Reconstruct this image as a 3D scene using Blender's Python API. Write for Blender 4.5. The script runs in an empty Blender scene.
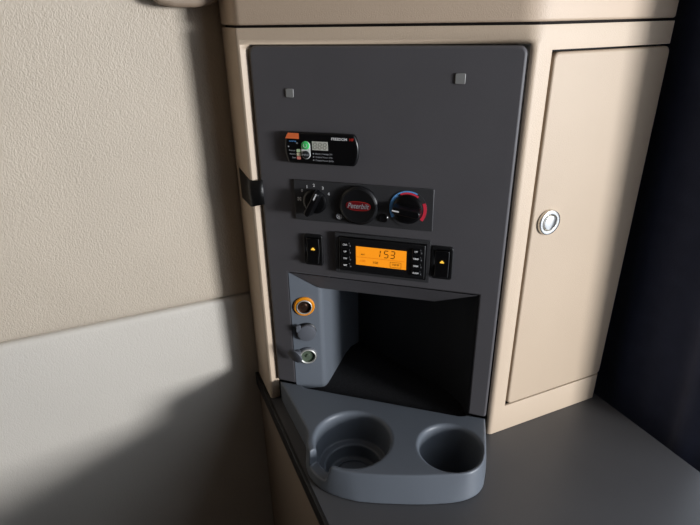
import bpy, bmesh, math, random
from mathutils import Matrix, Vector
random.seed(4)
R = math.radians
scene = bpy.context.scene
COL = scene.collection

# ------------------------------------------------------------------ camera
# world: X runs to the right along the padded back wall, Y runs towards that wall, Z is up; the worktop is z = 0
CAM_Z, YAW, PITCH, ROLL = 0.46, 23.148, 25.041, 1.036
yaw, pit, rol = R(YAW), R(PITCH), R(ROLL)
fwd = Vector((math.sin(yaw)*math.cos(pit), math.cos(yaw)*math.cos(pit), -math.sin(pit)))
right = Vector((math.cos(yaw), -math.sin(yaw), 0))
down = fwd.cross(right)
rx = right*math.cos(rol) + down*math.sin(rol)
dy = -right*math.sin(rol) + down*math.cos(rol)
cd = bpy.data.cameras.new('camera')
cam = bpy.data.objects.new('camera', cd); COL.objects.link(cam)
m3 = Matrix((rx, -dy, -fwd)).transposed()
cam.matrix_world = Matrix.Translation((0, 0, CAM_Z)) @ m3.to_4x4()
cd.sensor_width = 36.0; cd.lens = 535.72/700*36.0
cd.clip_start = 0.01
scene.camera = cam

# ------------------------------------------------------------------ world, lights, exposure
w = bpy.data.worlds.new('sky'); scene.world = w; w.use_nodes = True
bg = w.node_tree.nodes['Background']
bg.inputs[0].default_value = (0.80, 0.88, 1.0, 1); bg.inputs[1].default_value = 1.5
def area(name, loc, target, sx, sy, power, col):
    l = bpy.data.lights.new(name, 'AREA'); l.shape = 'RECTANGLE'; l.size = sx; l.size_y = sy
    l.energy = power; l.color = col
    o = bpy.data.objects.new(name, l); COL.objects.link(o)
    o.location = loc
    o.rotation_euler = (Vector(target)-Vector(loc)).to_track_quat('-Z', 'Y').to_euler()
    return o
area('daylight_side_window', (2.02, -2.38, 0.47), (0.2, 0.5, 0.15), 0.62, 0.50, 112.0, (0.97, 0.98, 1.0))
vs = scene.view_settings
vs.view_transform = 'Standard'; vs.look = 'None'; vs.gamma = 1; vs.use_curve_mapping = False
vs.exposure = 0.0

# ------------------------------------------------------------------ materials
def srgb(r, g, b):
    f = lambda c: (c/255/12.92) if c/255 <= 0.04045 else ((c/255+0.055)/1.055)**2.4
    return (f(r), f(g), f(b), 1)
def mat(name, col, rough=0.5, metal=0.0, bump=None, emit=None, spec=None, vary=None, coat=0, sheen=0):
    m = bpy.data.materials.new(name); m.use_nodes = True
    nt = m.node_tree; b = nt.nodes['Principled BSDF']
    b.inputs['Base Color'].default_value = col
    b.inputs['Roughness'].default_value = rough
    b.inputs['Metallic'].default_value = metal
    if spec is not None: b.inputs['Specular IOR Level'].default_value = spec
    if coat: b.inputs['Coat Weight'].default_value = coat
    if sheen: b.inputs['Sheen Weight'].default_value = sheen
    if emit: b.inputs['Emission Color'].default_value = emit[0]; b.inputs['Emission Strength'].default_value = emit[1]
    tc = nt.nodes.new('ShaderNodeTexCoord')
    if vary:
        n = nt.nodes.new('ShaderNodeTexNoise'); n.inputs['Scale'].default_value = vary[0]; n.inputs['Detail'].default_value = 4
        nt.links.new(tc.outputs['Object'], n.inputs['Vector'])
        r = nt.nodes.new('ShaderNodeMapRange'); r.inputs[1].default_value = .3; r.inputs[2].default_value = .7
        r.inputs[3].default_value = 1-vary[1]; r.inputs[4].default_value = 1+vary[1]
        nt.links.new(n.outputs['Fac'], r.inputs[0])
        mx = nt.nodes.new('ShaderNodeVectorMath'); mx.operation = 'SCALE'; mx.inputs[0].default_value = col[:3]
        nt.links.new(r.outputs[0], mx.inputs['Scale']); nt.links.new(mx.outputs[0], b.inputs['Base Color'])
    if bump:
        kind, scale, dist = bump
        bp = nt.nodes.new('ShaderNodeBump'); bp.inputs['Strength'].default_value = 1.0; bp.inputs['Distance'].default_value = dist
        if kind == 'leather':
            mp = nt.nodes.new('ShaderNodeMapping'); mp.inputs['Scale'].default_value = (1.0, 1.0, 0.6)
            nt.links.new(tc.outputs['Object'], mp.inputs[0])
            wn = nt.nodes.new('ShaderNodeTexNoise'); wn.inputs['Scale'].default_value = scale*0.5
            nt.links.new(mp.outputs[0], wn.inputs['Vector'])
            ad = nt.nodes.new('ShaderNodeVectorMath'); ad.operation = 'MULTIPLY_ADD'
            ad.inputs[1].default_value = (0.004,)*3
            nt.links.new(wn.outputs['Color'], ad.inputs[0]); nt.links.new(mp.outputs[0], ad.inputs[2])
            v = nt.nodes.new('ShaderNodeTexVoronoi'); v.inputs['Scale'].default_value = scale
            v.feature = 'SMOOTH_F1'
            nt.links.new(ad.outputs[0], v.inputs['Vector'])
            n2 = nt.nodes.new('ShaderNodeTexNoise'); n2.inputs['Scale'].default_value = scale*0.35; n2.inputs['Detail'].default_value = 3
            nt.links.new(mp.outputs[0], n2.inputs['Vector'])
            s = nt.nodes.new('ShaderNodeMath'); s.operation = 'MULTIPLY_ADD'; s.inputs[1].default_value = -1.0
            nt.links.new(v.outputs['Distance'], s.inputs[0])
            n2s = nt.nodes.new('ShaderNodeMath'); n2s.operation = 'MULTIPLY'; n2s.inputs[1].default_value = 0.45
            nt.links.new(n2.outputs['Fac'], n2s.inputs[0]); nt.links.new(n2s.outputs[0], s.inputs[2])
            nt.links.new(s.outputs[0], bp.inputs['Height'])
        else:
            n = nt.nodes.new('ShaderNodeTexNoise'); n.inputs['Scale'].default_value = scale; n.inputs['Detail'].default_value = 3
            nt.links.new(tc.outputs['Object'], n.inputs['Vector']); nt.links.new(n.outputs['Fac'], bp.inputs['Height'])
        nt.links.new(bp.outputs[0], b.inputs['Normal'])
    return m
M = {}
M['door'] = mat('beige_door_plastic', srgb(202, 181, 157), 0.48, bump=('noise', 900, 0.00025), vary=(6, .03))
M['beige'] = mat('beige_moulded_plastic', srgb(214, 193, 169), 0.48, bump=('noise', 900, 0.00025), vary=(6, .03))
M['header'] = mat('taupe_moulded_plastic', srgb(214, 191, 167), 0.5, bump=('noise', 900, 0.00025), vary=(6, .03))
M['vinyl_up'] = mat('beige_grained_vinyl', srgb(205, 192, 174), 0.5, bump=('leather', 760, 0.00055), vary=(9, .04))
M['vinyl_lo'] = mat('pale_grained_vinyl', srgb(213, 207, 197), 0.5, bump=('leather', 700, 0.00025), vary=(7, .03))
M['grey'] = mat('charcoal_moulded_plastic', srgb(90, 88, 91), 0.5, bump=('noise', 1500, 0.00012), vary=(14, .05))
M['tray'] = mat('slate_moulded_plastic', srgb(101, 107, 115), 0.42, bump=('noise', 1500, 0.0001))
M['base'] = mat('taupe_base_panel', srgb(150, 132, 114), 0.55, bump=('noise', 900, 0.00025), vary=(6, .03))
M['counter'] = mat('dark_grey_worktop', srgb(82, 82, 84), 0.36, bump=('noise', 1200, 0.00008), vary=(10, .06))
M['edge'] = mat('black_edge_trim', srgb(26, 25, 25), 0.45)
M['carpet'] = mat('black_carpet_liner', srgb(22, 22, 26), 0.95, bump=('noise', 1400, 0.0012), vary=(300, .4))
M['curtain'] = mat('dark_navy_cloth', srgb(66, 75, 104), 0.9, bump=('noise', 700, 0.0003), vary=(40, .1), sheen=.15)
M['black'] = mat('gloss_black_plastic', srgb(12, 12, 14), 0.28)
M['satin'] = mat('satin_black_plastic', srgb(20, 20, 22), 0.4, bump=('noise', 1500, 0.00008))
M['plate'] = mat('dark_plate_plastic', srgb(60, 60, 62), 0.42, bump=('noise', 1500, 0.00008))
M['rubber'] = mat('black_tape', srgb(14, 13, 13), 0.42, bump=('noise', 300, 0.0003))
M['cap'] = mat('grey_socket_cap', srgb(92, 95, 102), 0.5, bump=('noise', 1500, 0.0001))
M['chrome'] = mat('brushed_silver', srgb(225, 222, 216), 0.22, 1.0)
M['steel'] = mat('bright_metal', srgb(190, 190, 184), 0.45, 0.35)
M['copper'] = mat('brown_metal', srgb(110, 84, 70), 0.35, 0.9)
M['greenmetal'] = mat('greenish_contact', srgb(105, 118, 100), 0.45, 0.4)
M['amber'] = mat('amber_plastic_ring', srgb(240, 150, 20), 0.35)
M['white'] = mat('white_print', srgb(240, 240, 240), 0.5)
M['dimwhite'] = mat('grey_print', srgb(170, 172, 176), 0.5)
M['paler'] = mat('pale_grey_plug', srgb(140, 140, 138), 0.42)
M['orange'] = mat('orange_print', srgb(255, 128, 72), 0.45)
M['redprint'] = mat('red_print', srgb(200, 50, 40), 0.5)
M['emblem'] = mat('red_emblem', srgb(112, 18, 28), 0.35)
M['blueprint'] = mat('blue_print', srgb(110, 175, 240), 0.45)
M['dialred'] = mat('dial_red', srgb(240, 60, 82), 0.45)
M['pill'] = mat('silver_grey_keypad', srgb(238, 240, 238), 0.45)
M['greenkey'] = mat('green_key', srgb(80, 220, 120), 0.4)
M['darkkey'] = mat('dark_grey_key', srgb(44, 46, 48), 0.45)
M['lcdgrey'] = mat('grey_display', srgb(222, 222, 212), 0.25)
M['lcdseg'] = mat('display_segment_off', srgb(172, 172, 160), 0.3)
M['amberlcd'] = mat('amber_backlit_display', srgb(200, 110, 20), 0.3, emit=(srgb(255, 158, 30), 0.72))
M['segment'] = mat('dark_display_segment', srgb(70, 40, 12), 0.4)
M['faintseg'] = mat('faint_display_segment', srgb(190, 105, 20), 0.4, emit=(srgb(225, 125, 20), 0.45))
M['ledcream'] = mat('cream_lamp', srgb(250, 240, 205), 0.4)
M['ledgreen'] = mat('pale_green_lamp', srgb(210, 235, 190), 0.4)
M['ledred'] = mat('pale_red_lamp', srgb(245, 150, 135), 0.4)
M['lamp'] = mat('yellow_lit_icon', srgb(240, 190, 70), 0.4, emit=(srgb(255, 200, 70), 0.7))
M['seam'] = mat('brown_black_seam', srgb(26, 19, 16), 0.9)
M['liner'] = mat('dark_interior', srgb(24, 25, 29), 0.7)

# ------------------------------------------------------------------ builders
class MB:
    def __init__(s): s.v = []; s.f = []
    def add(s, vs_, fs):
        o = len(s.v); s.v += [tuple(x) for x in vs_]; s.f += [tuple(o+i for i in f) for f in fs]; return s
    def box(s, x0, x1, y0, y1, z0, z1):
        return s.add([(x0,y0,z0),(x1,y0,z0),(x1,y1,z0),(x0,y1,z0),(x0,y0,z1),(x1,y0,z1),(x1,y1,z1),(x0,y1,z1)],
                     [(0,3,2,1),(4,5,6,7),(0,1,5,4),(1,2,6,5),(2,3,7,6),(3,0,4,7)])
    def prism(s, pts, d0, d1):
        """outline in (x, z), counter-clockwise seen from the front (-y); front at d0, back at d1"""
        n = len(pts)
        vs_ = [(x, d0, z) for x, z in pts] + [(x, d1, z) for x, z in pts]
        fs = [tuple(range(n)), tuple(reversed(range(n, 2*n)))]
        fs += [(i, n+i, n+(i+1) % n, (i+1) % n) for i in range(n)]
        return s.add(vs_, fs)
    def zprism(s, pts, z0, z1, top=None):
        n = len(pts); top = top or pts
        vs_ = [(x, y, z0) for x, y in pts] + [(x, y, z1) for x, y in top]
        fs = [tuple(reversed(range(n))), tuple(range(n, 2*n))]
        fs += [(i, (i+1) % n, n+(i+1) % n, n+i) for i in range(n)]
        return s.add(vs_, fs)
    def lathe(s, prof, cx=0, cz=0, seg=40, axis='y', sx=1, sz=1):
        """profile (r, d) spun round an axis along local y (d = depth) or z; r = 0 closes the end"""
        o = len(s.v); rings = []
        for r, d in prof:
            if r <= 1e-9:
                s.v.append((cx, d, cz) if axis == 'y' else (cx, cz, d)); rings.append([len(s.v)-1])
            else:
                ids = []
                for k in range(seg):
                    a = 2*math.pi*k/seg
                    p, q = cx+r*math.cos(a)*sx, cz+r*math.sin(a)*sz
                    s.v.append((p, d, q) if axis == 'y' else (p, q, d)); ids.append(len(s.v)-1)
                rings.append(ids)
        for A, B in zip(rings, rings[1:]):
            for k in range(seg):
                k2 = (k+1) % seg
                if len(A) == 1 and len(B) == 1: continue
                if len(A) == 1: s.f.append((A[0], B[k], B[k2]))
                elif len(B) == 1: s.f.append((A[k], B[0], A[k2]))
                else: s.f.append((A[k], B[k], B[k2], A[k2]))
        return s
    def mesh(s, name):
        me = bpy.data.meshes.new(name); me.from_pydata(s.v, [], s.f)
        bm = bmesh.new(); bm.from_mesh(me)
        bmesh.ops.remove_doubles(bm, verts=bm.verts, dist=1e-7)
        bmesh.ops.recalc_face_normals(bm, faces=bm.faces); bm.to_mesh(me); bm.free()
        return me
    def build(s, name, m, parent=None, bevel=0, seg=2, smooth=False, label=None, angle=35):
        return link(name, s.mesh(name), m, parent, bevel, seg, smooth, label, angle)
def link(name, me, m, parent=None, bevel=0, seg=2, smooth=False, label=None, angle=35):
    me.materials.clear(); me.materials.append(M[m])
    o = bpy.data.objects.new(name, me); COL.objects.link(o)
    if parent: o.parent = parent
    if label: o['label'] = label
    if bevel:
        b = o.modifiers.new('bevel', 'BEVEL'); b.width = bevel; b.segments = seg; b.limit_method = 'ANGLE'; b.angle_limit = R(angle)
    if smooth or bevel:
        me.shade_smooth()
        try: me.set_sharp_from_angle(angle=R(40))
        except Exception: pass
    return o
def tag(o, label, cat=None, group=None, kind=None):
    o['label'] = label
    if cat: o['category'] = cat
    if group: o['group'] = group
    if kind: o['kind'] = kind
    return o
def thing(name, label, cat, loc=(0, 0, 0), rz=0.0, group=None):
    o = bpy.data.objects.new(name, None); COL.objects.link(o); o.empty_display_size = 0.02
    o.location = loc; o.rotation_euler = (0, 0, rz)
    return tag(o, label, cat, group)
def rr(w_, h_, r_, n=5, cx=0, cz=0):
    pts = []
    for qx, qz, a0 in ((1, -1, -90), (1, 1, 0), (-1, 1, 90), (-1, -1, 180)):
        for k in range(n+1):
            a = R(a0+90*k/n)
            pts.append((cx+qx*(w_/2-r_)+r_*math.cos(a), cz+qz*(h_/2-r_)+r_*math.sin(a)))
    return pts
def arc_band(cx, cz, r0, r1, a0, a1, n=20):
    out = [(cx+r1*math.cos(R(a0+(a1-a0)*k/n)), cz+r1*math.sin(R(a0+(a1-a0)*k/n))) for k in range(n+1)]
    inn = [(cx+r0*math.cos(R(a0+(a1-a0)*k/n)), cz+r0*math.sin(R(a0+(a1-a0)*k/n))) for k in range(n+1)]
    return out + inn[::-1]
def text(name, s, size, m, parent, x, z, d, align='CENTER', shear=0.0, bold=0.0, sx=1.0, label=None):
    """flat lettering on a face that looks along local -y"""
    c = bpy.data.curves.new(name, 'FONT'); c.body = s; c.size = size; c.align_x = align; c.align_y = 'CENTER'
    c.shear = shear; c.offset = bold; c.extrude = 0.00006; c.resolution_u = 3
    o = bpy.data.objects.new(name, c); COL.objects.link(o)
    dg = bpy.context.evaluated_depsgraph_get()
    me = bpy.data.meshes.new_from_object(o.evaluated_get(dg))
    bpy.data.objects.remove(o); bpy.data.curves.remove(c)
    for v in me.vertices: v.co = (x+v.co.x*sx, d-v.co.z, z+v.co.y)
    me.name = name
    return link(name, me, m, parent, label=label)
def evaluated(o):
    """apply the modifiers of o and return the finished mesh"""
    dg = bpy.context.evaluated_depsgraph_get(); dg.update()
    return bpy.data.meshes.new_from_object(o.evaluated_get(dg))
def temp(mb):
    o = bpy.data.objects.new('temporary', mb.mesh('temporary')); COL.objects.link(o); return o
def boolean(base, cutters, op='DIFFERENCE'):
    for c in cutters:
        b = base.modifiers.new('cut', 'BOOLEAN'); b.operation = op; b.object = c; b.solver = 'EXACT'

# panel frame: u to the right along the slanted panel, d into it, origin at its lower right corner
PX, PY, PA = 0.3336, 0.3866, -R(40.410)
CA, SA = math.cos(PA), math.sin(PA)
def P(u, d, z=0.0): return (PX+u*CA-d*SA, PY+u*SA+d*CA, z)
def pthing(name, label, cat, u, d, z, group=None): return thing(name, label, cat, P(u, d, z), PA, group)

# ------------------------------------------------------------------ setting
WALL_Y = 0.627
wb = MB().box(-1.3, 0.70, WALL_Y+0.02, WALL_Y+0.06, -0.8, 1.1).build('wall_back', 'vinyl_up')
tag(wb, 'padded back wall upholstered in beige grained vinyl', 'wall', kind='structure')
def cushion(z0, z1, bulge_z0, bulge_z1, m, label):
    """upholstered sheet, rolled in at its seams"""
    mb = MB(); zs = []
    rolls = [0, .0006, .0014, .0026, .0045, .008, .014]
    zs = [z0+r for r in rolls] + [z0+.05+(z1-z0-.1)*k/8 for k in range(9)] + [z1-r for r in reversed(rolls)]
    depth = [.0085, .0055, .0035, .0020, .0010, .0003, 0]
    ds = depth + [0]*9 + list(reversed(depth))
    xs = [-1.3+2.0*k/20 for k in range(21)]
    vs_ = [(x, WALL_Y+d, z) for z, d in zip(zs, ds) for x in xs]; n = len(xs)
    fs = [(j*n+i, j*n+i+1, (j+1)*n+i+1, (j+1)*n+i) for j in range(len(zs)-1) for i in range(n-1)]
    nb = len(vs_)
    vs_ += [(-1.3, WALL_Y+.02, z0), (.7, WALL_Y+.02, z0), (.7, WALL_Y+.02, z1), (-1.3, WALL_Y+.02, z1)]
    fs += [(nb, nb+1, n-1, 0)] if False else []
    mb.add(vs_, fs)
    return mb.build('upholstery_panel', m, wb, smooth=True, label=label)
cushion(0.1255, 1.1, 0, 0, 'vinyl_up', 'upper beige panel of coarse grained vinyl')
cushion(-0.8, 0.1252, 0, 0, 'vinyl_lo', 'lower pale grey vinyl panel below the seam')
fl = MB().box(-1.3, 0.70, -1.2, WALL_Y+0.06, -0.84, -0.8).build('floor', 'liner')
tag(fl, 'dark cab floor below the worktop', 'floor', kind='structure')
we = mat('dim_cab_lining', srgb(92, 82, 73), 0.7, bump=('noise', 200, .0005)); M['lining'] = we
for nm, b_, lb in (('wall_left', (-1.34, -1.30, -1.2, WALL_Y+0.06, -0.8, 1.1), 'taupe lined side wall far to the left'),
                   ('wall_front', (-1.34, 0.60, -1.24, -1.2, -0.8, 1.1), 'taupe lined bulkhead behind the viewer'),
                   ('ceiling', (-1.34, 0.60, -1.24, WALL_Y+0.06, 1.1, 1.14), 'taupe lined cab roof')):
    tag(MB().box(*b_).build(nm, 'lining'), lb, nm.split('_')[0], kind='structure')
wr = MB().box(0.575, 0.60, 0.30, WALL_Y+0.02, -0.8, 1.1).box(0.575, 0.60, -1.2, 0.30, -0.8, -0.012).build('wall_right', 'curtain')
tag(wr, 'dark side wall behind the navy curtain', 'wall', kind='structure')

# ------------------------------------------------------------------ worktop and the cabinet below it
ct = thing('worktop', 'dark grey worktop with black edge below the corner cabinet', 'worktop', (0.1188, WALL_Y, 0))
slab = temp(MB().box(0.004, 0.3962, -0.86, -0.001, -0.018, 0.0))
BIG, SML = (-0.140, -0.073), (-0.034, -0.057)
def local_to(o_loc, u, d):
    x, y, _ = P(u, d); return x-o_loc[0], y-o_loc[1]
cuts = []
for (u, d), r in ((BIG, .0485), (SML, .0405)):
    x, y = local_to((0.1188, WALL_Y), u, d)
    cuts.append(temp(MB().lathe([(0, -.05), (r, -.05), (r, .05), (0, .05)], x, y, axis='z')))
boolean(slab, cuts)
me = evaluated(slab); me.name = 'top'
link('top', me, 'counter', ct)
for o in [slab]+cuts: bpy.data.objects.remove(o)
MB().box(0.0, 0.004, -0.86, -0.001, -0.020, 0.0008).build('edge_trim', 'edge', ct, bevel=.0006)
lc = thing('base_cabinet', 'beige base cabinet side under the worktop edge', 'cabinet', (0.1188, WALL_Y, -0.8))
MB().box(0.003, 0.018, -0.85, -0.001, 0.0, 0.780).build('side_panel', 'base', lc, bevel=.001)
MB().box(0.019, 0.392, -0.845, -0.83, 0.0, 0.780).build('front_panel', 'base', lc, bevel=.001)

# ------------------------------------------------------------------ corner cabinet
RIDGE_L, RIDGE_R = -0.0020, 0.0055       # depth of the frame's ridge left and right of the panel
def plan_path(off=0.0):
    """plan of the cabinet front: left side, slanted panel face, door face, right return"""
    xb, yd = 0.1235-off, 0.3875-off
    dl, drr = RIDGE_L-off, RIDGE_R-off
    B = P((xb-PX+dl*SA)/CA, dl)[:2]
    C = P((yd-PY-drr*CA)/SA, drr)[:2]
    return (xb, WALL_Y-.001), B, C, (0.5075+off, yd), (0.5075+off, 0.47), dl, yd
def fillet(p0, p1, p2, r, n=8):
    p0, p1, p2 = Vector(p0), Vector(p1), Vector(p2)
    a, b = (p0-p1).normalized(), (p2-p1).normalized()
    ang = a.angle(b); t = r/math.tan(ang/2)
    c = p1+(a+b).normalized()*(r/math.sin(ang/2))
    s, e = p1+a*t-c, p1+b*t-c
    tot = s.angle(e); sign = 1 if s.cross(e) > 0 else -1
    out = []
    for k in range(n+1):
        q = sign*tot*k/n
        out.append((c.x+s.x*math.cos(q)-s.y*math.sin(q), c.y+s.x*math.sin(q)+s.y*math.cos(q)))
    return out
cab = thing('corner_cabinet', 'beige corner cabinet holding the charcoal control panel beside a latched door', 'cabinet', (0, 0, 0))
A, B, C, E_, Fp, dd, yd = plan_path(0)
DX0, DX1 = 0.3603, 0.5030       # door opening (x)
fb = fillet(A, B, C, .0055); fcd = fillet(P(.0012, .0085)[:2], C, E_, .006); fct = fillet(B, C, E_, .030)
def level(deep):
    il, ir = ((-.2634, .0050), (.0012, .0090)) if deep else ((-.2600, -.0014), (-.0120, .0047))
    return [A]+fb+[P(-.2705, -.0019)[:2], P(*il)[:2], P(*ir)[:2]]+(fcd if deep else fct)+[(DX0, yd), (DX1, yd)]+fillet((DX1, yd), E_, Fp, .0035, 4)+[Fp]
iP = 1+len(fb)+1; iD = iP+2+len(fcd)
zl = [0.0005, 0.0375, 0.4275, 0.4328, 0.4375, 0.4478]
mb = MB(); n = len(level(True))
vs_ = [(x, y, z) for z in zl for x, y in level(z < .436)]; fs = []
for j in range(len(zl)-1):
    for i in range(n-1):
        zm = (zl[j]+zl[j+1])/2
        if i == iP and zm < .4325: continue
        if i >= iD and .0375 < zm < .4275: continue
        fs.append((j*n+i, j*n+i+1, (j+1)*n+i+1, (j+1)*n+i))
mb.add(vs_, fs)
body = mb.build('body', 'beige', cab, smooth=True)
so = body.modifiers.new('thickness', 'SOLIDIFY'); so.thickness = .003; so.offset = -1
bv = body.modifiers.new('bevel', 'BEVEL'); bv.width = .0016; bv.segments = 3; bv.limit_method = 'ANGLE'; bv.angle_limit = R(50)
# dark inner box seen through the gaps
MB().zprism([(x, y) for x, y in [(0.1275, WALL_Y-.003), (0.503, WALL_Y-.003), (0.503, .393), (.3475, .393), (.1275, .5745)]][::-1], .4405, .4500).build('top_board', 'seam', cab)
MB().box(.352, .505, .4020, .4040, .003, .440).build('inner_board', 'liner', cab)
dr = MB()
dw, dh = 0.1440, 0.3865
dr.prism(rr(dw, dh, .006, 4), 0, .011)
door = dr.build('door', 'door', cab, bevel=.0022, seg=3)
door.location = (0.3630+dw/2, 0.3868, 0.0390+dh/2)
# push latch on the door
lt = MB().lathe([(.0134, -.0002), (.0134, -.0022), (.0128, -.0034), (.0114, -.0040), (.0092, -.0036), (.0084, -.0020), (.0082, -.0014)], seg=48).build('latch_ring', 'chrome', door, smooth=True, label='round silver push latch')
lt.location = (-0.0515, 0, 0.0326)
lb = MB().lathe([(.0079, -.0002), (.0079, -.0030), (.0073, -.0040), (.005, -.0045), (0, -.0047)], seg=40).build('latch_button', 'chrome', door, smooth=True)
lb.location = (-0.0515, 0, 0.0326)

# ------------------------------------------------------------------ overhead unit above the seam
oh = thing('overhead_unit', 'taupe overhead moulding above the dark seam along the top', 'cabinet', (0, 0, 0))
A2, B2, C2, E2, F2, d2, y2 = plan_path(.0005)
p2 = [A2]+fillet(A2, B2, C2, .016)+fillet(B2, C2, E2, .045)+fillet(C2, E2, F2, .006, 4)+[F2, (F2[0], WALL_Y-.001)]
MB().zprism(p2, .4502, .72).build('fascia', 'header', oh, bevel=.0022, seg=3, angle=50)
val = MB().prism([(.0500, .72), (.0500, .486), (.0530, .4775), (.0620, .4705), (.0760, .4672), (.0960, .4668), (.1100, .4690), (.1185, .4735), (.1225, .483), (.1225, .72)], .598, WALL_Y-.002)
val.build('valance', 'base', oh, bevel=.004, seg=3, angle=60, label='rounded taupe lip left of the overhead unit')

# ------------------------------------------------------------------ dark curtain on the right
mb = MB(); ny, nz = 70, 30
def cur(t, s):
    z = -.30+1.02*s; k_ = min(1, max(0, z)/.45)
    y = .475-.212*t
    x = .5600-.022*k_+.0050*math.sin(t*11+.4)+.0016*math.sin(t*27+1.5*s)-.006*math.exp(-((t-.86)/.07)**2)
    return (x, y, z)
vs_ = [cur(i/ny, j/nz) for j in range(nz+1) for i in range(ny+1)]
fs = [(j*(ny+1)+i, j*(ny+1)+i+1, (j+1)*(ny+1)+i+1, (j+1)*(ny+1)+i) for j in range(nz) for i in range(ny)]
mb.add(vs_, fs)
cu = mb.build('curtain', 'curtain', smooth=True)
cu.modifiers.new('thickness', 'SOLIDIFY').thickness = .0025
tag(cu, 'dark navy cloth curtain hanging at the right end of the worktop', 'curtain')

# ------------------------------------------------------------------ control panel with its open cubby
cp = pthing('control_panel', 'tall charcoal moulded control panel with an open cubby', 'panel', 0, 0, 0)
ZT, ZB = .4318, .0305
OL, OR_, OT = -.237, -.0214, .1885
c = .007
def corner(cx, cz, a0, r=c, k=5): return [(cx+r*math.cos(R(a0+90*i/k)), cz+r*math.sin(R(a0+90*i/k))) for i in range(k+1)]
out = [(OR_, ZB), (-.0005, ZB)]+corner(-.0005-c, ZT-c, 0)+corner(-.2625+c, ZT-c, 90)+[(-.2625, ZB), (OL, ZB), (OL, OT), (OR_, OT)]
MB().prism(out, 0, .0088).build('fascia', 'grey', cp, bevel=.0024, seg=3, angle=30)
# cubby: chamfered socket face, left wall, slanting right wall, sloping lip and soffit
IL, ID, IZ = -.203, .015, .1650
FZ = .0205
def quad(name, pts, m, smooth=False):
    return MB().add(pts, [tuple(range(len(pts)))]).build(name, m, cp, smooth=smooth)
# left side as one smooth strip: chamfer, rounded edge, wall to the back corner
prof = [(OL, .0002), (-.2075, .0130), (-.2045, .0150), (-.2028, .0185), (-.2020, .024), (-.2000, .095), (-.1975, .112), (-.190, .126)]
tops = [OT, .1668, .1652, .165, .165, .165, .165, .165]
mb = MB(); k = len(prof)
mb.add([(u, d, FZ) for u, d in prof]+[(u, d, t) for (u, d), t in zip(prof, tops)], [(i, i+1, k+i+1, k+i) for i in range(k-1)])
sl = mb.build('socket_wall', 'tray', cp, smooth=True, label='chamfered slate side wall carrying the sockets')
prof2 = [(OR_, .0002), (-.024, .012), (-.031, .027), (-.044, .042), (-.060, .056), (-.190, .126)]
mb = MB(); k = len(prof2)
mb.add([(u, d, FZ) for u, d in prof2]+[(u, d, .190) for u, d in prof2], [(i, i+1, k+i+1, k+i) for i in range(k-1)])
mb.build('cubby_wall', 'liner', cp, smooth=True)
mb = MB()
mb.add([(OL, 0.0002, OT), (OR_, 0.0002, OT), (-.069, ID, .1668), (-.2045, ID, IZ), (-.069, .020, .1662), (-.2045, .020, IZ)], [(0, 1, 2, 3), (3, 2, 4, 5)])
mb.build('cubby_lip', 'grey', cp, smooth=False)
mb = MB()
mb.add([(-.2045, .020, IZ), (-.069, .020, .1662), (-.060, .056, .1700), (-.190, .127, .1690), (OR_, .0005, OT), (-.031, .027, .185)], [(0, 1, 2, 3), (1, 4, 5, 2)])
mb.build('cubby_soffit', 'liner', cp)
mb = MB()
fo = [(-.236, .0005), (-.222, -.0030), (OR_-.003, -.0030), (OR_, .0005)]+prof2[1:]+list(reversed(prof[:-1]))[:-1]
mb.zprism(fo, FZ-.001, FZ+.0005)
mb.build('carpet_liner', 'carpet', cp, label='black carpet liner on the cubby floor')
for (u, z, s) in ((-.2212, .3885, .0084), (-.0555, .4045, .0092)):
    q = MB().prism(rr(s, s, .0008, 2), -.0012, -.0001).build('screw_cover', 'paler', cp, bevel=.0005, label='small square grey plug')
    q.location = (u, 0, z)

# ------------------------------------------------------------------ cup holder tray
tr = pthing('cup_holder_tray', 'slate plastic tray with two round cup wells under the cubby', 'tray', 0, 0, 0)
TT = .030
pairs = [((-.001, -.001), (.003, -.001)), ((.0015, -.03), (.0055, -.034)), ((.003, -.055), (.0060, -.060)), ((.001, -.0725), (.0035, -.080)),
         ((-.006, -.0835), (-.0060, -.094)), ((-.018, -.0915), (-.022, -.1045)), ((-.055, -.1045), (-.050, -.1150)), ((-.085, -.113), (-.078, -.1225)),
         ((-.110, -.1185), (-.105, -.1285)), ((-.133, -.1215), (-.128, -.1310)), ((-.155, -.1195), (-.156, -.1270)), ((-.1735, -.110), (-.175, -.116)),
         ((-.185, -.0965), (-.187, -.100)), ((-.1905, -.080), (-.193, -.0825)), ((-.197, -.0705), (-.199, -.0715)), ((-.2445, -.0170), (-.2465, -.0170)), ((-.2590, -.001), (-.2600, -.001)),
         ((-.230, -.001), (-.230, -.001)), ((-.222, -.0048), (-.222, -.0048)), ((-.030, -.0048), (-.030, -.0048)), ((-.022, -.001), (-.022, -.001))]
def smooth_pairs(ps, lo, hi, n_=5):
    out_ = ps[:lo+1]
    for i in range(lo, hi):
        for k in range(1, n_+1):
            t = k/n_; q4 = []
            for w_ in (0, 1):
                p0, p1, p2, p3 = (Vector(ps[max(lo, i-1)][w_]), Vector(ps[i][w_]), Vector(ps[i+1][w_]), Vector(ps[min(hi, i+2)][w_]))
                v = .5*((2*p1)+(p2-p0)*t+(2*p0-5*p1+4*p2-p3)*t*t+(3*p1-p0-3*p2+p3)*t**3)
                q4.append((v.x, v.y))
            out_.append(tuple(q4))
    return out_+ps[hi+1:]
pairs = smooth_pairs(pairs, 1, 14)
base = temp(MB().zprism([b for a, b in reversed(pairs)], .0004, TT, [a for a, b in reversed(pairs)]))
ub_ = [temp(MB().lathe([(0, -.034), (.0465, -.034), (.0465, .02), (0, .02)], *BIG, seg=64, axis='z')),
       temp(MB().lathe([(0, -.040), (.0385, -.040), (.0385, .02), (0, .02)], *SML, seg=64, axis='z'))]
boolean(base, ub_, 'UNION')
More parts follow.
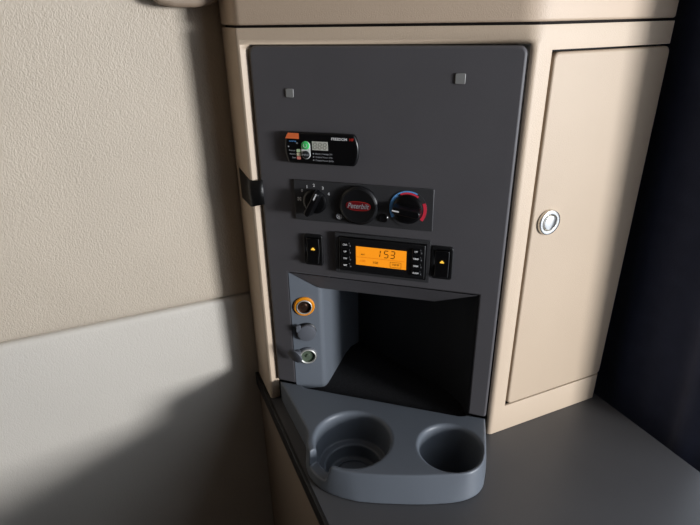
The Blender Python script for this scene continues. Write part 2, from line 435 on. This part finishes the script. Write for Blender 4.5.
cc = [temp(MB().lathe([(0, -.0285), (.031, -.0285), (.0315, -.0105), (.0405, -.0100), (.0418, .0255), (.0428, .0285), (.0450, .0302), (.046, .05), (0, .05)], *BIG, seg=72, axis='z')),
      temp(MB().lathe([(0, -.036), (.029, -.036), (.0335, .0255), (.0345, .0285), (.0365, .0302), (.038, .05), (0, .05)], *SML, seg=72, axis='z'))]
# mug-handle slot through the left front of the large well
a = R(238)
sl_ = MB(); ex, ey = math.cos(a), math.sin(a); tx, ty = -ey, ex
q = []
for zz, hw in ((.0120, .0135), (.05, .0185)):
    for t_, s_ in ((.025, -1), (.075, -1), (.075, 1), (.025, 1)):
        q.append((BIG[0]+ex*t_+tx*hw*s_, BIG[1]+ey*t_+ty*hw*s_, zz))
sl_.add(q, [(3, 2, 1, 0), (4, 5, 6, 7), (0, 1, 5, 4), (1, 2, 6, 5), (2, 3, 7, 6), (3, 0, 4, 7)])
cc.append(temp(sl_))
boolean(base, cc)
rm = base.modifiers.new('remesh', 'REMESH'); rm.mode = 'VOXEL'; rm.voxel_size = .0010
sm = base.modifiers.new('soften', 'SMOOTH'); sm.factor = .5; sm.iterations = 14
me = evaluated(base); me.name = 'tray_body'
for o in [base]+ub_+cc: bpy.data.objects.remove(o)
o = link('tray_body', me, 'tray', tr, smooth=False); me.shade_smooth()
MB().lathe([(.0225, -.0276), (.0230, -.0262), (.0245, -.0262), (.0250, -.0276)], *BIG, seg=48, axis='z').build('well_ring', 'tray', tr, smooth=True)
MB().lathe([(.019, -.0352), (.0195, -.0340), (.0210, -.0340), (.0215, -.0352)], *SML, seg=48, axis='z').build('well_ring', 'tray', tr, smooth=True)

# ------------------------------------------------------------------ inverter remote
iv = pthing('inverter_remote', 'black barrel-shaped inverter remote with green key and FREEDOM lettering', 'remote panel', -.1889, 0, .3353)
W2, H2 = .0395, .0160
ol = []
for k in range(9):
    t = -1+2*k/8; ol.append((W2-.0045*abs(t)**2.2, H2*t))
for k in range(9):
    t = 1-2*k/8; ol.append((-W2+.0035*abs(t)**2.2, H2*t))
MB().prism(ol, -.0060, -.0001).build('housing', 'black', iv, bevel=.0022, seg=3, angle=50)
F0 = -.0061
def pr(name, pts, m, par, d=F0, th=.0003, label=None, bevel=0):
    return MB().prism(pts, d-th, d).build(name, m, par, label=label, bevel=bevel)
pr('orange_flag', [(-.0375, .0090), (-.0232, .0090), (-.0232, .0147), (-.0342, .0147)], 'orange', iv)
kp = MB().prism(rr(.0092, .0182, .0045, 6, -.0164, -.0028), F0-.0008, F0).build('keypad', 'pill', iv, bevel=.0003)
MB().lathe([(.0042, F0-.0008), (.0042, F0-.0016), (.0036, F0-.002), (0, F0-.002)], -.0164, .0022, 24).build('green_key', 'greenkey', kp, smooth=True)
pr('key_symbol', arc_band(-.0164, .0022, .0016, .0020, 120, 420, 16), 'white', kp, F0-.0020, .0001)
MB().lathe([(.0040, F0-.0008), (.0040, F0-.0014), (.0034, F0-.0017), (0, F0-.0017)], -.0164, -.0074, 24).build('dark_key', 'darkkey', kp, smooth=True)
text('key_lettering', 'MENU', .0026, 'dimwhite', kp, -.0164, -.0074, F0-.0018)
ds_ = pr('number_display', [(-.0098, -.0015), (.0062, -.0015), (.0062, .0072), (-.0098, .0072)], 'lcdgrey', iv)
def seven(name, digit, x, z, w_, h_, m, par, d, th=.0008, slant=.12):
    segs = {'0': 'abcdef', '1': 'bc', '2': 'abged', '3': 'abgcd', '4': 'fgbc', '5': 'afgcd', '8': 'abcdefg'}[digit]
    mb_ = MB(); h2 = h_/2
    def sg(x0, z0, x1, z1):
        if abs(x1-x0) > abs(z1-z0): pts = [(x0+th*.4, z0-th/2), (x1-th*.4, z1-th/2), (x1-th*.4, z1+th/2), (x0+th*.4, z0+th/2)]
        else: pts = [(x0-th/2, z0+th*.5), (x0+th/2, z0+th*.5), (x1+th/2, z1-th*.5), (x1-th/2, z1-th*.5)]
        mb_.prism([(x+px+pz*slant, z+pz) for px, pz in pts], d-.0001, d)
    L = {'a': (0, h_, w_, h_), 'g': (0, h2, w_, h2), 'd': (0, 0, w_, 0), 'f': (0, h2, 0, h_), 'e': (0, 0, 0, h2), 'b': (w_, h2, w_, h_), 'c': (w_, 0, w_, h2)}
    for s_ in segs: sg(*L[s_])
    return mb_.build(name, m, par)
for k in range(3): seven('digit', '8', -.0085+k*.0050, -.0002, .0030, .0060, 'lcdseg', ds_, F0-.0004, .0009)
for k, s_ in enumerate(('Battery Voltage (V)', 'Output Power (W)', 'Output Power (kW)')):
    text('display_caption', s_, .0022, 'dimwhite', iv, -.0068, -.0052-k*.0034, F0-.0002, 'LEFT')
    pr('caption_lamp', rr(.0012, .0012, .0005, 3, -.0088, -.0052-k*.0034), 'dimwhite', iv)
text('lettering', 'FREEDOM', .0036, 'white', iv, .0098, .0104, F0-.0002, 'LEFT', bold=.00008, sx=1.0)
text('model_lettering', 'HF', .0036, 'redprint', iv, .0280, .0104, F0-.0002, 'LEFT', bold=.00010)
for k, (s_, mm) in enumerate((('Inverter', 'ledgreen'), ('Battery', 'ledcream'), ('Fault', 'ledred'))):
    z = -.0030-k*.0037
    text('lamp_caption', s_, .0021, 'dimwhite', iv, -.0273, z, F0-.0002, 'RIGHT')
    pr('status_lamp', rr(.0040, .0032, .0007, 3, -.0242, z), mm, iv)
text('maker_lettering', 'xantrex', .0024, 'blueprint', iv, -.0300, .0066, F0-.0002)
for (x, z) in ((-.0253, .0046), (-.0345, .0008)): pr('indicator', rr(.0015, .0015, .0007, 3, x, z), 'dimwhite', iv)

for ch in list(iv.children):
    if ch.name.split('.')[0] != 'housing':
        ch.location = (.0012, 0, .0006); ch.scale = (1.045, 1, 1)
kp.location.z = .0014
# ------------------------------------------------------------------ climate control plate
cl = pthing('climate_control', 'dark climate control plate with two dials and a round red emblem', 'control', -.1479, 0, .2785)
MB().prism(rr(.1494, .0448, .0012, 3), -.0022, -.0001).build('plate', 'plate', cl, bevel=.0006)
F1 = -.0023
FX, EX, TX = -.0509, -.0021, .0490      # fan dial, emblem, temperature dial
def bar_knob(name, cx, ang, wid, length, m='black', rk=1.0):
    k_ = MB().lathe([(.0155*rk, F1), (.0153*rk, F1-.0020), (.0134*rk, F1-.0032), (.0120*rk, F1-.0036), (0, F1-.0036)], cx, 0, 48).build(name, m, cl, smooth=True)
    g = MB(); pts = rr(length, wid, wid*.35, 4)
    n_ = len(pts); ca, sa = math.cos(R(ang)), math.sin(R(ang))
    rot = lambda p, s_=1.0, q_=1.0: (cx+(p[0]*s_*ca-p[1]*q_*sa), (p[0]*s_*sa+p[1]*q_*ca))
    lo = [rot(p) for p in pts]; hi = [rot(p, .93, .62) for p in pts]
    vs2 = [(x, F1-.0034, z) for x, z in lo]+[(x, F1-.0135, z) for x, z in hi]
    g.add(vs2, [tuple(range(n_, 2*n_)), tuple(reversed(range(n_)))]+[(i, (i+1) % n_, n_+(i+1) % n_, n_+i) for i in range(n_)])
    g.build('grip', m, k_, bevel=.0008, seg=2)
    pl_ = MB(); a_, b_ = length*.22, length*.455
    pp = [rot(p) for p in [(a_, -.0007), (b_, -.0007), (b_, .0007), (a_, .0007)]]
    pl_.prism(pp, F1-.0138, F1-.0135)
    pl_.build('pointer', 'white', k_)
    return k_
bar_knob('fan_dial', FX, 62, .0095, .0310, rk=.86)
for k, (s_, an) in enumerate((('0', 142), ('1', 118), ('2', 92), ('3', 60), ('4', 32))):
    text('numeral', s_, .0044, 'white', cl, FX+.0183*math.cos(R(an)), .0175*math.sin(R(an)), F1-.0001, bold=.0001)
mb = MB()
for k in range(4):
    a_ = R(45+90*k); x0, z0 = FX-.0180, .0014
    mb.prism([(x0, z0), (x0+.0030*math.cos(a_-.35), z0+.0026*math.sin(a_-.35)), (x0+.0026*math.cos(a_+.5), z0+.0026*math.sin(a_+.5))], F1-.0002, F1)
mb.build('fan_symbol', 'white', cl)
# round emblem
em = MB().lathe([(.0208, F1), (.0208, F1-.0030), (.0200, F1-.0042), (.0178, F1-.0052), (.0165, F1-.0048), (0, F1-.0048)], EX, 0, 64).build('emblem_disc', 'satin', cl, smooth=True, label='round black disc with red script emblem')
def oval(w_, h_):
    pts = []
    for k in range(40):
        a_ = 2*math.pi*k/40; cx_, sx_ = math.cos(a_), math.sin(a_)
        pts.append((EX+w_/2*math.copysign(abs(cx_)**.85, cx_), +.0004+h_/2*math.copysign(abs(sx_)**.75, sx_)))
    return pts
MB().prism(oval(.0265, .0100), F1-.0051, F1-.0048).build('emblem_border', 'redprint', em)
MB().prism(oval(.0255, .0090), F1-.0054, F1-.0050).build('emblem_field', 'emblem', em)
text('emblem_lettering', 'Peterbilt', .0082, 'dimwhite', em, EX-.0003, .0004, F1-.0055, shear=.35, sx=.80)
# temperature dial
pr('dial_face', [(TX+.0195*math.cos(2*math.pi*k/40), .0195*math.sin(2*math.pi*k/40)) for k in range(40)], 'plate', cl, F1, .0006)
pr('cold_scale', arc_band(TX, 0, .0160, .0192, 128, 212), 'blueprint', cl, F1-.0006, .0002, label='blue cold arc')
pr('cold_scale', arc_band(TX, 0, .0178, .0192, 60, 126), 'blueprint', cl, F1-.0006, .0002)
pr('warm_scale', arc_band(TX, 0, .0158, .0176, 52, 118), 'dialred', cl, F1-.0006, .0002, label='red warm arc')
pr('warm_scale', arc_band(TX, 0, .0160, .0192, -38, 24), 'dialred', cl, F1-.0006, .0002)
bar_knob('temperature_dial', TX, 172, .0110, .0300)
# small round buttons
def flake(par, cx, cz, d):
    mb_ = MB()
    for k in range(3):
        a_ = R(60*k+30); c_, s_ = math.cos(a_), math.sin(a_)
        L_, t_ = .0022, .00032
        mb_.prism([(cx+x*c_-z*s_, cz+x*s_+z*c_) for x, z in ((-L_, -t_), (L_, -t_), (L_, t_), (-L_, t_))], d-.0002, d)
    return mb_.build('snowflake_symbol', 'white', par)
for bx, bz, sym in ((-.0240, -.0140, True), (.0243, -.0118, False)):
    b_ = MB().lathe([(.0046, F1), (.0046, F1-.0012), (.0040, F1-.0018), (.0032, F1-.0014), (0, F1-.0014)], bx, bz, 28).build('push_button', 'black', cl, smooth=True)
    if sym:
        flake(b_, bx, bz, F1-.0016)
        pr('symbol_ring', arc_band(bx, bz, .0024, .0031, 0, 359.9, 28), 'dimwhite', b_, F1-.0016, .0002)

# ------------------------------------------------------------------ heater display
hd = pthing('heater_display', 'black heater controller with glowing amber screen reading 153', 'display', -.1257, 0, .2222)
fo_, fi = rr(.1030, .0474, .0012, 3), rr(.0962, .0412, .0010, 3)
mb = MB(); n_ = len(fo_)
mb.add([(x, -.0001, z) for x, z in fo_]+[(x, -.0040, z) for x, z in fo_]+[(x, -.0040, z) for x, z in fi]+[(x, -.0010, z) for x, z in fi],
       [(i, (i+1) % n_, n_+(i+1) % n_, n_+i) for i in range(n_)]+[(n_+i, n_+(i+1) % n_, 2*n_+(i+1) % n_, 2*n_+i) for i in range(n_)]+[(2*n_+i, 2*n_+(i+1) % n_, 3*n_+(i+1) % n_, 3*n_+i) for i in range(n_)])
mb.build('frame', 'plate', hd, smooth=True)
MB().prism(rr(.0940, .0388, .0012, 3, 0, 0), -.0058, -.0002).build('bezel', 'satin', hd, bevel=.0008)
F2_ = -.0059
sc = MB().prism([(-.0276, -.0104), (.0274, -.0104), (.0274, .0111), (-.0276, .0111)], F2_-.0003, F2_).build('screen', 'amberlcd', hd, label='glowing amber screen')
for k, dg_ in enumerate('153'):
    seven('digit', dg_, -.0035+k*.0068-(.002 if dg_ == '1' else 0), .0012, .0042, .0080, 'segment', sc, F2_-.0004, .0009)
text('screen_lettering', 'AM', .0030, 'segment', sc, -.0200, .0022, F2_-.0004)
pr('screen_line', [(-.0270, -.0013), (.0255, -.0013), (.0255, -.0008), (-.0270, -.0008)], 'faintseg', sc, F2_-.0003, .0001)
text('screen_lettering', '100', .0042, 'faintseg', sc, -.0200, -.0055, F2_-.0004)
text('screen_lettering', '100', .0042, 'segment', sc, -.0060, -.0060, F2_-.0004)
bo, bi = [(.0100, -.0092), (.0222, -.0092), (.0222, -.0030), (.0100, -.0030)], None
mb = MB()
for x0, x1, z0, z1 in ((.0100, .0222, -.0092, -.0088), (.0100, .0222, -.0034, -.0030), (.0100, .0104, -.0092, -.0030), (.0218, .0222, -.0092, -.0030)):
    mb.prism([(x0, z0), (x1, z0), (x1, z1), (x0, z1)], F2_-.0004, F2_-.0003)
mb.build('screen_box', 'segment', sc)
text('screen_lettering', 'TEMP', .0034, 'segment', sc, .0161, -.0061, F2_-.0004)
for side, words in ((-1, ('CLK', 'UP', 'DN', 'SET')), (1, ('HT', 'TEMP', 'MEM', 'ALRM'))):
    for k in range(4):
        bx, bz = side*.0382-(.0008 if side < 0 else 0), .0122-k*.0081
        b_ = MB().prism(rr(.0092, .0058, .0010, 3, bx, bz), F2_-.0016, F2_).build('key', 'black', hd, bevel=.0005)
        text('key_lettering', words[k], .0026, 'white', b_, bx-.0004, bz, F2_-.0018, bold=.0001)
        pr('key_mark', [(bx+.0048*1, bz-.0024), (bx+.0053, bz-.0024), (bx+.0053, bz-.0008), (bx+.0048, bz-.0008)], 'dimwhite', b_, F2_, .0002)

# ------------------------------------------------------------------ rocker switches
def rocker(label, u, z):
    t = pthing('rocker_switch', label, 'switch', u, 0, z, 'rocker switches beside the amber display')
    o_, i_ = rr(.0216, .0368, .0030, 4), rr(.0156, .0300, .0018, 4)
    mb_ = MB(); n2 = len(o_)
    mb_.add([(x, -.0001, zz) for x, zz in o_]+[(x, -.0030, zz) for x, zz in o_]+[(x, -.0030, zz) for x, zz in i_]+[(x, -.0004, zz) for x, zz in i_],
            [(j*n2+i, j*n2+(i+1) % n2, (j+1)*n2+(i+1) % n2, (j+1)*n2+i) for j in range(3) for i in range(n2)])
    mb_.build('bezel', 'satin', t, bevel=.0006, angle=50)
    rk = MB()
    hw, hh = .0073, .0144
    pf = [(-hh, -.0072), (0, -.0030), (hh, -.0046)]      # (z, depth): pressed at the top
    fr = [(x, d_, zz) for zz, d_ in pf for x in (-hw, hw)]
    bk = [(x, -.0003, zz) for zz, d_ in pf for x in (-hw, hw)]
    rk.add(fr+bk, [(0, 1, 3, 2), (2, 3, 5, 4), (6, 8, 9, 7), (8, 10, 11, 9), (0, 6, 7, 1), (4, 5, 11, 10), (0, 2, 8, 6), (2, 4, 10, 8), (1, 7, 9, 3), (3, 9, 11, 5)])
    r_ = rk.build('rocker', 'black', t, bevel=.0008, angle=30)
    ic = MB()
    ic.prism([(-.0021, .0006), (.0021, .0006), (.0021, .0018), (-.0021, .0018)], -.0044, -.0036)
    ic.prism([(-.0012, .0018), (.0012, .0018), (.0009, .0032), (-.0009, .0032)], -.0046, -.0036)
    ic.build('lit_symbol', 'lamp', r_)
    return t
rocker('black rocker switch with yellow lamp symbol left of the amber display', -.2035, .2216)
rocker('black rocker switch with yellow lamp symbol right of the amber display', -.0613, .2226)

# ------------------------------------------------------------------ sockets on the chamfered wall
FA = PA + math.atan2(.0128, .0295)
cf, sf = math.cos(FA), math.sin(FA)
def on_facet(t, z):
    th = math.atan2(.0128, .0295); return P(OL+t*math.cos(th), .0002+t*math.sin(th), z)
GRP = 'sockets on the cubby side wall'
s1 = thing('power_socket', 'amber ringed power socket, topmost on the cubby side wall', 'socket', on_facet(.0158, .1427), FA, GRP)
MB().lathe([(.0125, -.0004), (.0125, -.0020), (.0112, -.0032), (.0096, -.0030), (.0094, -.0024)]).build('amber_ring', 'amber', s1, smooth=True)
MB().lathe([(.0094, -.0010), (.0094, -.0040), (.0086, -.0044), (.0080, -.0036), (.0080, -.0012)]).build('metal_rim', 'steel', s1, smooth=True)
MB().lathe([(.0079, -.0036), (.0077, -.0010), (.0040, -.0008), (.0026, -.0022), (0, -.0022)]).build('barrel', 'copper', s1, smooth=True)
s2 = thing('power_socket', 'socket closed by a round grey cap, middle of the cubby side wall', 'socket', on_facet(.0170, .1076), FA, GRP)
MB().lathe([(.0118, -.0004), (.0118, -.0022), (.0108, -.0030), (0, -.0030)]).build('collar', 'satin', s2, smooth=True)
cpz = MB().lathe([(.0112, -.0034), (.0114, -.0052), (.0106, -.0068), (.0080, -.0076), (0, -.0078)]).build('cap', 'cap', s2, smooth=True)
MB().prism(rr(.0060, .0090, .0015, 3, -.0098, .0070), -.0070, -.0030).build('hinge_tab', 'cap', cpz, bevel=.0008)
s3 = thing('power_socket', 'open power socket with its grey cap flipped aside, lowest of the three', 'socket', on_facet(.0168, .0722), FA, GRP)
MB().lathe([(.0120, -.0004), (.0120, -.0024), (.0110, -.0032), (.0104, -.0028)]).build('collar', 'cap', s3, smooth=True)
MB().lathe([(.0104, -.0008), (.0104, -.0038), (.0094, -.0044), (.0084, -.0036), (.0084, -.0012)]).build('metal_rim', 'steel', s3, smooth=True)
MB().lathe([(.0083, -.0030), (.0080, -.0010), (.0030, -.0008), (.0018, -.0030), (0, -.0030)]).build('barrel', 'greenmetal', s3, smooth=True)
fc = MB().lathe([(0, -.0012), (.0085, -.0012), (.0100, -.0004), (.0100, .0016), (.0090, .0020), (.0080, .0012), (0, .0012)]).build('flip_cap', 'cap', s3, smooth=True)
fc.location = (-.0160, -.0098, .0062); fc.rotation_euler = (R(14), R(-14), R(-42))
MB().prism(rr(.0056, .0070, .0012, 3, -.0115, .0062), -.0062, -.0004).build('hinge_tab', 'cap', s3, bevel=.0008)

# ------------------------------------------------------------------ black tape strap round the cabinet's left edge
A3, B3, C3, E3, F3, d3, y3 = plan_path(.0009)
tp = [(A3[0], .608)]+fillet(A3, B3, C3, .0064, 8)+[P(-.2700, -.0030)[:2], P(-.2640, -.0020)[:2], P(-.2590, -.0012)[:2]]
mb = MB(); k = len(tp); L_ = [0.0]
for i in range(1, k): L_.append(L_[-1]+math.dist(tp[i-1], tp[i]))
zt = [.2995+.0030*math.sin(l*90) for l in L_]; zb_ = [.2640+.0015*math.sin(l*120)+.0045*l/L_[-1] for l in L_]
mb.add([(x, y, z) for (x, y), z in zip(tp, zb_)]+[(x, y, z) for (x, y), z in zip(tp, zt)], [(i, i+1, k+i+1, k+i) for i in range(k-1)])
ts = mb.build('tape_strap', 'rubber', smooth=True)
so = ts.modifiers.new('thickness', 'SOLIDIFY'); so.thickness = .0007; so.offset = 1
tag(ts, 'black tape strap wrapped round the left edge of the beige cabinet', 'tape')
